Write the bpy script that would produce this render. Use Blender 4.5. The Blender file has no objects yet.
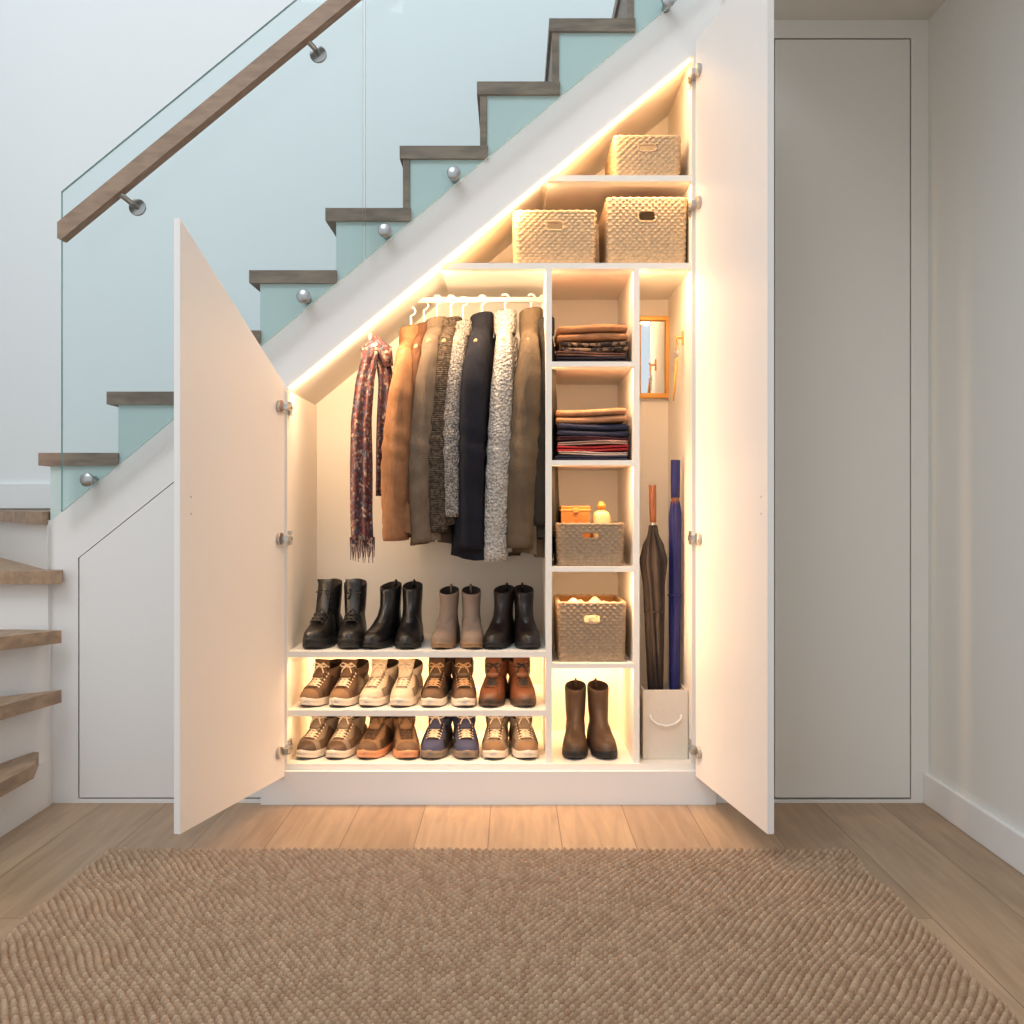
import bpy, bmesh, math, random
import numpy as np
from mathutils import Vector, Matrix
random.seed(4); rng=np.random.default_rng(3)
D=3.2; F=1120.0; CZ=.846; HY=507.0
def X(px,y=0): return (px-512)*(D+y)/F
def Z(py,y=0): return CZ-(py-HY)*(D+y)/F
sc=bpy.context.scene
sc.view_settings.view_transform='Standard'

# ---------------------------------------------------------------- materials
def lin(c):
    r=[]
    for k in c[:3]:
        k=k/255.0
        r.append(k/12.92 if k<=.04045 else ((k+.055)/1.055)**2.4)
    return (r[0],r[1],r[2],1)
def mat(name,c,rough=.5,metal=0,bump=0,bscale=60,var=0,vscale=6,kind='noise',stretch=(1,1,1),c2=None,emit=0,spec=.5,contrast=None,bdist=.004,fold=0):
    m=bpy.data.materials.new(name); m.use_nodes=True
    nt=m.node_tree; b=nt.nodes['Principled BSDF']
    b.inputs['Base Color'].default_value=lin(c); b.inputs['Roughness'].default_value=rough
    b.inputs['Metallic'].default_value=metal; b.inputs['Specular IOR Level'].default_value=spec
    if emit:
        b.inputs['Emission Color'].default_value=lin(c); b.inputs['Emission Strength'].default_value=emit
    tc=nt.nodes.new('ShaderNodeTexCoord'); mp=nt.nodes.new('ShaderNodeMapping')
    nt.links.new(tc.outputs['Object'],mp.inputs[0]); mp.inputs['Scale'].default_value=stretch
    if var or c2:
        n=nt.nodes.new('ShaderNodeTexNoise'); n.inputs['Scale'].default_value=vscale; n.inputs['Detail'].default_value=4
        nt.links.new(mp.outputs[0],n.inputs['Vector'])
        r=nt.nodes.new('ShaderNodeValToRGB')
        lo,hi=contrast or (.35,.65)
        r.color_ramp.elements[0].position=lo; r.color_ramp.elements[1].position=hi
        if c2: a,d=lin(c),lin(c2)
        else:
            l=lin(c); a=tuple(min(1,k*(1-var)) for k in l[:3])+(1,); d=tuple(min(1,k*(1+var)) for k in l[:3])+(1,)
        r.color_ramp.elements[0].color=a; r.color_ramp.elements[1].color=d
        nt.links.new(n.outputs['Fac'],r.inputs[0]); nt.links.new(r.outputs[0],b.inputs['Base Color'])
    if bump:
        if kind=='noise':
            t=nt.nodes.new('ShaderNodeTexNoise'); t.inputs['Scale'].default_value=bscale; t.inputs['Detail'].default_value=3; o=t.outputs['Fac']
        elif kind=='voronoi':
            t=nt.nodes.new('ShaderNodeTexVoronoi'); t.inputs['Scale'].default_value=bscale; o=t.outputs['Distance']
        else:
            t=nt.nodes.new('ShaderNodeTexWave'); t.inputs['Scale'].default_value=bscale; t.inputs['Distortion'].default_value=1.5; o=t.outputs['Fac']
            t.bands_direction='Z' if kind=='wavez' else 'Y'
        nt.links.new(mp.outputs[0],t.inputs['Vector'])
        bp=nt.nodes.new('ShaderNodeBump'); bp.inputs['Strength'].default_value=bump; bp.inputs['Distance'].default_value=bdist
        nt.links.new(o,bp.inputs['Height'])
        if fold:
            m5=nt.nodes.new('ShaderNodeMapping'); m5.inputs['Scale'].default_value=(1,1,.35); nt.links.new(tc.outputs['Object'],m5.inputs[0])
            t2=nt.nodes.new('ShaderNodeTexNoise'); t2.inputs['Scale'].default_value=20; t2.inputs['Detail'].default_value=2; t2.inputs['Distortion'].default_value=.5
            nt.links.new(m5.outputs[0],t2.inputs['Vector'])
            b2=nt.nodes.new('ShaderNodeBump'); b2.inputs['Strength'].default_value=fold; b2.inputs['Distance'].default_value=.03
            nt.links.new(t2.outputs['Fac'],b2.inputs['Height']); nt.links.new(b2.outputs[0],bp.inputs['Normal'])
        nt.links.new(bp.outputs[0],b.inputs['Normal'])
    return m

M={}
M['wall']=mat('paint_cool_white',(236,241,243),.6,bump=.05,bscale=200)
M['wallr']=mat('paint_warm_grey',(230,229,224),.6,bump=.05,bscale=200)
M['white']=mat('lacquer_white',(238,236,234),.45,bump=.02,bscale=120)
M['greydoor']=mat('lacquer_grey_white',(236,233,226),.5,bump=.02,bscale=120)
M['cab']=mat('cabinet_board_white',(246,240,230),.5,bump=.02,bscale=120)
M['ceil']=mat('ceiling_paint',(228,224,216),.7,bump=.03,bscale=150)
M['teal']=mat('stair_side_glass_tint',(208,224,221),.45,bump=.02,bscale=90)  # white stair side; the glass tint and shade are put into its colour
M['tread']=mat('stair_oak_shaded',(142,117,99),.5,bump=.1,bscale=30,var=.28,vscale=14,stretch=(1,8,4))  # upper treads: same oak as below, shaded tone set in the colour
M['treadlit']=mat('stair_oak_lit',(166,137,110),.5,bump=.1,bscale=30,var=.22,vscale=9,stretch=(6,1.2,4))  # winder treads: lighter copy of the stair oak, coloured as lit
M['rail']=mat('handrail_oak',(150,126,106),.5,bump=.08,bscale=30,var=.16,vscale=12,stretch=(1.5,6,5))
M['steel']=mat('brushed_steel',(170,172,172),.28,metal=1,bump=.02,bscale=200)
M['steelw']=mat('hinge_nickel',(196,192,186),.3,metal=1,bump=.02,bscale=200)
M['dark']=mat('dark_gap',(84,80,74),.8,bump=.02)
M['led']=mat('led_diffuser',(255,204,136),.5,emit=5,bump=.01)
M['gedge']=mat('glass_edge',(176,214,212),.15,bump=.01)
M['whiteplastic']=mat('hanger_white',(238,232,222),.4,bump=.02)
M['gold']=mat('gold_frame',(224,164,84),.4,metal=.5,bump=.05)
M['mirror']=mat('mirror_silver',(225,232,235),.03,metal=1,bump=.002)
M['blk']=mat('rubber_black',(28,26,26),.6,bump=.1,bscale=150)

g=bpy.data.materials.new('balustrade_glass'); g.use_nodes=True; nt=g.node_tree
for n in list(nt.nodes): nt.nodes.remove(n)
o=nt.nodes.new('ShaderNodeOutputMaterial'); tr=nt.nodes.new('ShaderNodeBsdfTransparent'); gl=nt.nodes.new('ShaderNodeBsdfGlossy'); mx=nt.nodes.new('ShaderNodeMixShader'); fr=nt.nodes.new('ShaderNodeFresnel')
tr.inputs[0].default_value=(.935,.978,.983,1); gl.inputs['Roughness'].default_value=.02; fr.inputs[0].default_value=1.25
nt.links.new(fr.outputs[0],mx.inputs[0]); nt.links.new(tr.outputs[0],mx.inputs[1]); nt.links.new(gl.outputs[0],mx.inputs[2]); nt.links.new(mx.outputs[0],o.inputs[0])
M['glass']=g

# floor planks
m=bpy.data.materials.new('oak_plank_floor'); m.use_nodes=True; nt=m.node_tree; b=nt.nodes['Principled BSDF']
tc=nt.nodes.new('ShaderNodeTexCoord'); mp=nt.nodes.new('ShaderNodeMapping'); mp.inputs['Rotation'].default_value=(0,0,math.pi/2); mp.inputs['Location'].default_value=(.3,.06,0)
nt.links.new(tc.outputs['Object'],mp.inputs[0])
br=nt.nodes.new('ShaderNodeTexBrick'); br.inputs['Color1'].default_value=lin((184,156,127)); br.inputs['Color2'].default_value=lin((166,138,110)); br.inputs['Mortar'].default_value=lin((124,98,76))
br.inputs['Scale'].default_value=1; br.inputs['Brick Width'].default_value=1.9; br.inputs['Row Height'].default_value=.185; br.inputs['Mortar Size'].default_value=.0014; br.offset=.37
nt.links.new(mp.outputs[0],br.inputs['Vector'])
m2=nt.nodes.new('ShaderNodeMapping'); m2.inputs['Scale'].default_value=(14,1.1,1); nt.links.new(tc.outputs['Object'],m2.inputs[0])
n1=nt.nodes.new('ShaderNodeTexNoise'); n1.inputs['Scale'].default_value=3; n1.inputs['Detail'].default_value=8; n1.inputs['Distortion'].default_value=.6; nt.links.new(m2.outputs[0],n1.inputs['Vector'])
rp=nt.nodes.new('ShaderNodeValToRGB'); rp.color_ramp.elements[0].position=.3; rp.color_ramp.elements[0].color=(.76,.74,.72,1); rp.color_ramp.elements[1].position=.7; rp.color_ramp.elements[1].color=(1.05,1.05,1.05,1)
nt.links.new(n1.outputs['Fac'],rp.inputs[0])
mul=nt.nodes.new('ShaderNodeMix'); mul.data_type='RGBA'; mul.blend_type='MULTIPLY'; mul.inputs[0].default_value=1
nt.links.new(br.outputs['Color'],mul.inputs[6]); nt.links.new(rp.outputs[0],mul.inputs[7])
m3=nt.nodes.new('ShaderNodeMapping'); m3.inputs['Scale'].default_value=(3.2,1.6,1); nt.links.new(tc.outputs['Object'],m3.inputs[0])
vo=nt.nodes.new('ShaderNodeTexVoronoi'); vo.inputs['Scale'].default_value=1.0; nt.links.new(m3.outputs[0],vo.inputs['Vector'])
r3=nt.nodes.new('ShaderNodeValToRGB'); r3.color_ramp.elements[0].position=.02; r3.color_ramp.elements[0].color=(.45,.38,.32,1); r3.color_ramp.elements[1].position=.06; r3.color_ramp.elements[1].color=(1,1,1,1)
nt.links.new(vo.outputs['Distance'],r3.inputs[0])
mu2=nt.nodes.new('ShaderNodeMix'); mu2.data_type='RGBA'; mu2.blend_type='MULTIPLY'; mu2.inputs[0].default_value=1
nt.links.new(mul.outputs[2],mu2.inputs[6]); nt.links.new(r3.outputs[0],mu2.inputs[7])
nt.links.new(mu2.outputs[2],b.inputs['Base Color']); b.inputs['Roughness'].default_value=.38; b.inputs['Specular IOR Level'].default_value=.4
bp=nt.nodes.new('ShaderNodeBump'); bp.inputs['Strength'].default_value=.25; bp.inputs['Distance'].default_value=.002; bp.invert=True
nt.links.new(br.outputs['Fac'],bp.inputs['Height']); nt.links.new(bp.outputs[0],b.inputs['Normal'])
M['floor']=m

# ---------------------------------------------------------------- mesh builder
class MB:
    def __init__(s): s.v=[]; s.f=[]; s.m=[]; s.sm=[]; s.mats=[]; s.M=Matrix.Identity(4)
    def mi(s,mt):
        mt=M[mt] if isinstance(mt,str) else mt
        if mt not in s.mats: s.mats.append(mt)
        return s.mats.index(mt)
    def add(s,vs,fs,mt,smooth=False):
        b=len(s.v)
        for p in vs: s.v.append(tuple(s.M@Vector(p)))
        if not isinstance(mt,list): k=s.mi(mt); ks=[k]*len(fs)
        else: ks=[s.mi(q) for q in mt]
        for f,k in zip(fs,ks): s.f.append(tuple(b+i for i in f)); s.m.append(k); s.sm.append(smooth)
    def box(s,x0,x1,y0,y1,z0,z1,mt):
        s.add([(x0,y0,z0),(x1,y0,z0),(x1,y1,z0),(x0,y1,z0),(x0,y0,z1),(x1,y0,z1),(x1,y1,z1),(x0,y1,z1)],
              [(0,3,2,1),(4,5,6,7),(0,1,5,4),(1,2,6,5),(2,3,7,6),(3,0,4,7)],mt)
    def prism(s,pts,y0,y1,mt,side=None):
        n=len(pts); vs=[(p[0],y0,p[1]) for p in pts]+[(p[0],y1,p[1]) for p in pts]
        s.add(vs,[tuple(range(n)),tuple(range(2*n-1,n-1,-1))],mt)
        s.add(vs,[(i,(i+1)%n,n+(i+1)%n,n+i) for i in range(n)],side or mt)
    def prismz(s,pts,z0,z1,mt):
        n=len(pts); vs=[(p[0],p[1],z0) for p in pts]+[(p[0],p[1],z1) for p in pts]
        s.add(vs,[tuple(range(n)),tuple(range(2*n-1,n-1,-1))]+[(i,(i+1)%n,n+(i+1)%n,n+i) for i in range(n)],mt)
    def loft(s,rings,mt,cap0=True,cap1=True,smooth=True,closed=True):
        n=len(rings[0]); vs=[p for r in rings for p in r]; fs=[]; ms=[]
        for j in range(len(rings)-1):
            for i in range(n if closed else n-1):
                fs.append((j*n+i,j*n+(i+1)%n,(j+1)*n+(i+1)%n,(j+1)*n+i))
                ms.append(mt[j] if isinstance(mt,list) else mt)
        if cap0: fs.append(tuple(range(n))); ms.append(mt[0] if isinstance(mt,list) else mt)
        if cap1: fs.append(tuple((len(rings)-1)*n+i for i in range(n))); ms.append(mt[-1] if isinstance(mt,list) else mt)
        s.add(vs,fs,ms,smooth)
    def tube(s,pts,r,mt,n=10,smooth=True,fn=None):
        pts=[Vector(p) for p in pts]; rs=r if isinstance(r,(list,tuple)) else [r]*len(pts)
        rings=[]; up=None
        for i,p in enumerate(pts):
            t=(pts[min(i+1,len(pts)-1)]-pts[max(i-1,0)]).normalized()
            if up is None: up=Vector((0,0,1)) if abs(t.z)<.9 else Vector((1,0,0))
            a=(up-t*up.dot(t)).normalized(); c=t.cross(a); up=a
            ring=[]
            for k in range(n):
                th=2*math.pi*k/n; rr=rs[i]*(fn(i,th) if fn else 1)
                ring.append(p+a*math.cos(th)*rr+c*math.sin(th)*rr)
            rings.append(ring)
        s.loft(rings,mt,True,True,smooth)
    def build(s,name,bevel=0,keep=False):
        me=bpy.data.meshes.new(name)
        xs=np.array(s.v); 
        o=np.array([(xs[:,0].min()+xs[:,0].max())/2,(xs[:,1].min()+xs[:,1].max())/2,xs[:,2].min()])
        if keep: o=np.zeros(3)
        me.from_pydata((xs-o).tolist(),[],s.f)
        for q in s.mats: me.materials.append(q)
        me.polygons.foreach_set('material_index',s.m); me.polygons.foreach_set('use_smooth',s.sm)
        bm=bmesh.new(); bm.from_mesh(me); bmesh.ops.recalc_face_normals(bm,faces=bm.faces); bm.to_mesh(me); bm.free()
        me.update()
        ob=bpy.data.objects.new(name,me); ob.location=o.tolist(); sc.collection.objects.link(ob)
        if bevel:
            md=ob.modifiers.new('bevel','BEVEL'); md.width=bevel; md.segments=2; md.limit_method='ANGLE'
        return ob

L1=lambda x:343-.832*(x-265)
L2=lambda x:388-.82*(x-287)
def pz(pts,y=0): return [(X(a,y),Z(b,y)) for a,b in pts]

# ---------------------------------------------------------------- room
b=MB(); b.box(-3.2,1.25,-5.5,1.1,-.06,0,'floor'); b.build('floor',keep=True)
b=MB(); b.box(-2.42,2.2,1.0,1.08,0,4.6,'wall'); b.build('wall_back')
b=MB(); b.box(-2.42,-2.35,-1.3,1.0,0,4.6,'wall'); b.build('wall_left')
b=MB(); b.box(1.19,1.25,-5.0,.0,0,2.30,'wallr'); b.build('wall_right')
b=MB(); b.box(.60,1.19,-2.6,.0,2.237,2.30,'ceil'); b.build('ceiling')
b=MB(); b.box(1.174,1.19,-5.0,-.001,0,.088,'white'); b.build('baseboard_right',bevel=.003)
b=MB(); b.box(-2.35,X(165,1)-.3,.985,1.0,.84,.935,'wall'); b.build('baseboard_back',bevel=.003)

# facade (under stair wall)
b=MB(); T=.02
b.prism(pz([(52,803),(78,803),(78,L1(78)),(52,L1(52))]),0,T,'white')
gd=lambda x:558-.80*(x-78)
b.prism(pz([(78,gd(78)),(285,gd(285)),(285,L1(285)),(78,L1(78))]),0,T,'white')
b.prism(pz([(78,803),(285,803),(285,799),(78,799)]),0,T,'white')
b.prism(pz([(56,803),(283,803),(283,L1(285)+30),(56,L1(56)+5)]),T+.001,T+.02,'dark')
b.prism(pz([(285,L2(285)),(285,L1(285)),(760,L1(760)),(760,L2(760)+25),(694,L2(694)+25),(694,L2(694))]),0,T,'white')
b.prism(pz([(696,803),(773,803),(773,38),(696,60)]),0,T,'white')
b.prism(pz([(773,803),(928.5,803),(928.5,799.5),(773,799.5)]),0,T,'greydoor')
b.prism(pz([(911.2,799.5),(928.5,799.5),(928.5,38),(911.2,38)]),0,T,'greydoor')
b.prism(pz([(760,38),(928.5,38),(928.5,0),(760,0)]),0,T,'greydoor')
b.prism(pz([(696,803),(930,803),(930,0),(696,0)]),T+.001,T+.02,'dark')
b.prism(pz([(52.1,803),(52.1,L1(52)),(48,L1(52)),(48,803)]),0.0,.06,'white')
b.build('wall_front')
b=MB(); b.prism(pz([(79.5,797.5),(283,797.5),(283,gd(283)+1.5),(79.5,gd(80)+1.5)]),0,T,'white'); b.build('door_1',bevel=.002)
b=MB(); b.prism(pz([(775,797.5),(909.8,797.5),(909.8,39.6),(775,39.6)]),0,T,'greydoor'); b.build('door_2',bevel=.002)

# ---------------------------------------------------------------- staircase
b=MB()
nx=[40,108,178,250,326,400,477,549,624,699,774]; ny=[453,392,331,271,209,147,83,20,-43,-106,-168]
for k in range(10):
    x0=X(nx[k]); x1=X(nx[k+1]+11); zt=Z(ny[k]); 
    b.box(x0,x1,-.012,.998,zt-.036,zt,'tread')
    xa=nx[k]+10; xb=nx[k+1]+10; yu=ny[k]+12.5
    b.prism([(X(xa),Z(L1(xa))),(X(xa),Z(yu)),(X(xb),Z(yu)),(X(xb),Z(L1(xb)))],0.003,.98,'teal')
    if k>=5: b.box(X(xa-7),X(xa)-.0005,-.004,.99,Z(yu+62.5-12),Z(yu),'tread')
P=Vector((-1.30,-.02)); 
def fan(a0,a1,z,P=P):
    pts=[]
    for i in range(7):
        a=math.radians(a0+(a1-a0)*i/6); d=Vector((math.cos(a),math.sin(a)))
        tt=9
        if d.x<-1e-6: tt=min(tt,(-2.34-P.x)/d.x)
        if d.y>1e-6: tt=min(tt,(.99-P.y)/d.y)
        if d.y<-1e-6: tt=min(tt,(-1.0-P.y)/d.y)
        pts.append((P.x+d.x*tt,P.y+d.y*tt))
    return pts
angs=[(268,167),(259,333),(240,500),(187,667),(122,833)]
for i,(a,h) in enumerate(angs):
    h/=1000
    nxt=angs[i+1][0] if i<4 else 90
    d=Vector((math.cos(math.radians(a)),math.sin(math.radians(a)))); nrm=Vector((-d.y,d.x))
    if i==0:
        tr=[(-1.26,-.25),(-1.26,-1.05),(-2.34,-1.05),(-2.34,-.2),(-1.40,-.06),(-1.31,-.10)]
        bd=[(-1.31,-.02),(-1.31,-1.0),(-2.34,-1.0),(-2.34,.1)]
    else:
        f=fan(a,90 if i==4 else nxt-14,h)
        off=nrm*.04
        tr=[(P.x+off.x*.8,P.y+off.y*.8),(f[0][0]+off.x,f[0][1]+off.y)]+[q for q in f]
        tr=[(max(-2.34,q[0]),min(.99,q[1])) for q in tr]
        if i in(1,2,3): tr[0]=(-1.265,-.055)
        Q=Vector((-1.311-.002*i,-.02)); bd=[(Q.x,Q.y)]+fan(a,90,h,Q)
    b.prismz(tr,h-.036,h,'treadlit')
    b.prismz(bd,0,h-.037,'white')
b.build('staircase',bevel=0)

# glass balustrade
b=MB()
gt=lambda x:192-.82*(x-62)
for a,c in((62,363),(365.5,790)):
    yg=-.045
    pts=[(X(a,yg),Z(L1(a),yg)),(X(c,yg),Z(L1(c),yg)),(X(c,yg),Z(gt(c),yg)),(X(a,yg),Z(gt(a),yg))]
    b.prism(pts,-.051,-.039,'glass','gedge')
for px,py in((88,480),(210,379),(304,297),(385,231),(454,174),(668,1)):
    x,z=X(px,-.05),Z(py,-.05)
    b.tube([(x,-.0,z),(x,-.038,z)],.012,'steel',20); b.tube([(x,-.052,z),(x,-.062,z),(x,-.064,z)],[.019,.019,.017],'steel',24)
b.build('glass_balustrade')
b=MB()
def ypz(pts,y): return [(X(a,y),Z(q,y)) for a,q in pts]
b.prism(ypz([(60,224),(60,240),(64,241),(740,241-.8225*676),(740,224-.8225*680)],-.13),-.15,-.11,'rail')
for px,py in((137,207),(318,54)):
    x,z=X(px,-.06),Z(py,-.06)
    b.tube([(x,-.052,z),(x,-.060,z)],.024,'steel',24)
    b.tube([(x,-.055,z),(x-.004,-.095,z+.002),(x-.025,-.125,z+.018),(x-.035,-.13,z+.035)],.008,'steel',12)
    b.tube([(x-.055,-.13,z+.026),(x-.028,-.13,z+.048)],.011,'steel',12)
b.build('handrail',bevel=.004)

# ---------------------------------------------------------------- closet carcass
YB=.49
b=MB()
def bx(px0,px1,py0,py1,y0=.012,y1=YB,mt='cab'): b.box(X(px0),X(px1),y0,y1,Z(py1),Z(py0),mt)
bx(281,287,L2(284),803,.002)
bx(692,697,L2(694)-6,803,.002)
b.prism(pz([(281,803),(697,803),(697,L2(697)-3),(281,L2(281)-3)]),YB,YB+.015,'cab')
b.prism(pz([(281,L2(281)),(697,L2(697)),(697,L2(697)-7),(281,L2(281)-7)]),.022,YB,'cab')
bx(546,552,268,768); bx(634,640,268,768)
bx(441,692,262,268); bx(548,692,174,180)
for y in(361,460,567,664): bx(552,634,y,y+5)
bx(287,546,652,658); bx(287,546,711,717)
bx(281,697,764,770,.0)
b.box(X(262),X(715),-.018,.0,0.0,Z(770),'white')
zr=Z(300,.25); 
b.tube([(X(413,.25),.25,zr),(X(548,.25),.25,zr)],.009,'whiteplastic',14)
b.box(X(413,.25)-.004,X(413,.25)+.004,.235,.265,zr-.012,zr+.05,'whiteplastic')
b.build('under_stair_closet')

# LED strip
b=MB()
def ledpath(p0,p1,y,r=.0035,mt='led'): b.tube([(X(p0[0]),y,Z(p0[1])),(X(p1[0]),y,Z(p1[1]))],r,mt,8)
ledpath((289,L2(289)+2.6),(691,L2(691)+2.6),.001,.0048)
b.build('led_strip_lighting')

# doors
def cdoor(x0,y0,x1,y1,z0,zt0,zt1,side,hz):
    b=MB(); d=Vector((x1-x0,y1-y0)).normalized(); n=Vector((-d.y,d.x))*side*.016
    q=[(x0,y0),(x1,y1),(x1+n.x,y1+n.y),(x0+n.x,y0+n.y)]
    zt=[zt0,zt1,zt1,zt0]
    vs=[(p[0],p[1],z0) for p in q]+[(p[0],p[1],t) for p,t in zip(q,zt)]
    b.add(vs,[(0,3,2,1),(4,5,6,7),(0,1,5,4),(1,2,6,5),(2,3,7,6),(3,0,4,7)],'white')
    for z in hz:
        c=Vector((x0,y0)); m=-n.normalized()*.001
        p=c+d*.04+m
        b.tube([(p.x,p.y,z),(p.x+m.x*9,p.y+m.y*9,z)],.017,'steelw',20)
        s0=-side
        b.box(min(x0,x0+s0*.016),max(x0,x0+s0*.016),y0-.03,y0+.045,z-.008,z+.008,'steelw')
        b.box(min(x0,x0+s0*.010),max(x0,x0+s0*.010),y0+.030,y0+.062,z-.020,z+.020,'steelw')
        b.tube([(x0+s0*.016,y0+.02,z),(x0+s0*.019,y0+.02,z)],.004,'steel',8)
    p=Vector((x0,y0))+d*.53-n.normalized()*.0012
    for z in(.87,.83): b.tube([(p.x,p.y,z),(p.x-n.x*.05,p.y-n.y*.05,z)],.003,'steelw',10)
    return b.build('cabinet_door',bevel=.0015)
yo=D/1.224-D
cdoor(X(286),-.022,X(180,yo),yo,.082,Z(385),CZ+(507-218)*(D+yo)/F,-1,[Z(408),Z(538),Z(748)])
cdoor(X(694.5),-.022,X(767.5,yo),yo,.082,2.165,2.165,1,[Z(78),Z(208),Z(538),Z(748)])

# ---------------------------------------------------------------- rug
sx,sy=.0172,.0145; nxk,nyk=105,145; R=8
x0=-.985
gx=np.arange(nxk*R+1)/R; gy=np.arange(nyk*R+1)/R
GX,GY=np.meshgrid(gx,gy)
row=np.floor(GY).clip(0,nyk-1).astype(int)
off=.5*(row%2)
cx=GX+off; ci=np.floor(cx).astype(int)
fx=cx-ci; fy=GY-row
rnd=rng.random((nyk+2,nxk+3)); rr=rnd[row,ci]
ux=2*fx-1; uy=2*np.clip(fy,0,1)-1
h=(1-np.abs(ux)**2.8)*(1-np.abs(uy)**2.4)
Hh=.001+.0185*h*(.88+.15*rr)
Hh[:, [0,-1]]=0; Hh[[0,-1],:]=0
wob=.004*np.sin(GY*.35)+.002*np.sin(GX*.5+GY*.2)
VX=x0+GX*sx+wob; VY=-.475-GY*sy+.003*np.sin(GX*.3)
co=np.stack([VX,VY,Hh+.001],-1).reshape(-1,3)
nr,nc=GX.shape
idx=np.arange(nr*nc).reshape(nr,nc)
q=np.stack([idx[:-1,:-1],idx[1:,:-1],idx[1:,1:],idx[:-1,1:]],-1).reshape(-1,4)
me=bpy.data.meshes.new('rug'); me.vertices.add(len(co)); me.vertices.foreach_set('co',co.ravel())
me.loops.add(q.size); me.loops.foreach_set('vertex_index',q.ravel()); me.polygons.add(len(q)); me.polygons.foreach_set('loop_start',np.arange(len(q))*4)
me.update(calc_edges=True); me.polygons.foreach_set('use_smooth',[True]*len(q))
at=me.attributes.new('knot','FLOAT','POINT'); at.data.foreach_set('value',rr.ravel().astype(np.float32))
rm=mat('jute_rug',(180,150,124),.95,bump=.6,bscale=350,spec=.1)
nt=rm.node_tree; an=nt.nodes.new('ShaderNodeAttribute'); an.attribute_name='knot'; cr=nt.nodes.new('ShaderNodeValToRGB')
cr.color_ramp.elements[0].color=lin((166,137,112)); cr.color_ramp.elements[1].color=lin((190,163,137))
nt.links.new(an.outputs['Fac'],cr.inputs[0]); nt.links.new(cr.outputs[0],nt.nodes['Principled BSDF'].inputs['Base Color'])
me.materials.append(rm); ob=bpy.data.objects.new('rug',me); sc.collection.objects.link(ob)

# ---------------------------------------------------------------- baskets
M['wick']=mat('seagrass_weave',(190,164,130),.8,bump=.3,bscale=300,var=.12,vscale=120)
M['wickg']=mat('seagrass_weave_grey',(152,132,108),.8,bump=.3,bscale=300,var=.12,vscale=120)
M['wickin']=mat('basket_inside_glow',(150,105,60),.9,bump=.2,bscale=200)  # inner wall; dark orange glow seen through the slot is coloured in
def basket(x0,x1,yf,dep,z0,hh,mt='wick'):
    b=MB(); w=x1-x0; cx=(x0+x1)/2; cy=yf+dep/2
    per=[]; r=.014
    def side(ax,ay,bx_,by,nxn,nyn):
        L=math.hypot(bx_-ax,by-ay); n=int(L/.003)
        for i in range(n): t=i/n; per.append((ax+(bx_-ax)*t,ay+(by-ay)*t,nxn,nyn))
    hw,hd=w/2,dep/2
    def corner(ccx,ccy,a0):
        for i in range(5): a=a0+i*math.pi/10; per.append((ccx+r*math.cos(a),ccy+r*math.sin(a),math.cos(a),math.sin(a)))
    side(-hw+r,-hd,hw-r,-hd,0,-1); corner(hw-r,-hd+r,-math.pi/2)
    side(hw,-hd+r,hw,hd-r,1,0); corner(hw-r,hd-r,0)
    side(hw-r,hd,-hw+r,hd,0,1); corner(-hw+r,hd-r,math.pi/2)
    side(-hw,hd-r,-hw,-hd+r,-1,0); corner(-hw+r,-hd+r,math.pi)
    rh=.0088; nr_=int(hh/.0022); n=len(per); sp=.019
    vs=[];fs=[]
    hz0,hz1=hh*.66,hh*.82; hx=.026
    acc=[i*.003 for i in range(n)]
    for j in range(nr_+1):
        z=hh*j/nr_; rw=int(z/rh)
        fl=1-.04*(1-z/hh)
        for i,(px,py,ax,ay) in enumerate(per):
            d=.0042*abs(math.sin(math.pi*z/rh))**.6*(.5+.5*math.sin(2*math.pi*acc[i]/sp+(rw%2)*math.pi))
            vs.append((cx+px*fl+ax*d,cy+py*fl+ay*d,z0+z))
    inh=lambda i,j:(per[i][3]==-1 and abs(per[i][0])<hx and hz0<hh*(j+.5)/nr_<hz1)
    for j in range(nr_):
        for i in range(n):
            if inh(i,j): continue
            fs.append((j*n+i,j*n+(i+1)%n,(j+1)*n+(i+1)%n,(j+1)*n+i))
    b.add(vs,fs,mt,True)
    vs=[];fs=[]
    for j in range(nr_+1):
        z=hh*j/nr_
        for i,(px,py,ax,ay) in enumerate(per): vs.append((cx+px*.97-ax*.006,cy+py*.97-ay*.006,z0+z))
    for j in range(nr_):
        for i in range(n):
            if inh(i,j): continue
            fs.append((j*n+i,j*n+(i+1)%n,(j+1)*n+(i+1)%n,(j+1)*n+i))
    b.add(vs,fs,'wickin',True)
    b.box(cx-hw*.93,cx+hw*.93,cy-hd*.93,cy+hd*.93,z0+.002,z0+.006,mt)
    ring=[(cx+p[0]-p[2]*.003,cy+p[1]-p[3]*.003,z0+hh) for p in per[::2]]; ring.append(ring[0])
    b.tube(ring,.0055,mt,8,fn=lambda i,t:1+.2*math.sin(i*1.6+t))
    yy=yf-.001+hd*.02
    hr=[]
    for k in range(25):
        a=2*math.pi*k/24; hr.append((cx+hx*1.0*(abs(math.cos(a))**.5)*(1 if math.cos(a)>0 else -1),yy,z0+(hz0+hz1)/2+(hz1-hz0)/2*1.05*(abs(math.sin(a))**.5)*(1 if math.sin(a)>0 else -1)))
    b.tube(hr,.0035,mt,8)
    return b.build('storage_basket')
ys=.05
def bk(px0,px1,pyt,zsh,yf=ys,dep=.3,mt='wick'):
    zb=zsh+.0005
    basket(X(px0,yf),X(px1,yf),yf,dep,zb,Z(pyt,yf)-zb-.005,mt)
bk(614,681,135,Z(174)); bk(513.5,596,210,Z(262),.05,.26); bk(607,687,197,Z(262))
bk(557,624,523,Z(567),.04,.28,'wickg'); bk(558,626,602,Z(664),.04,.28,'wickg')

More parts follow.
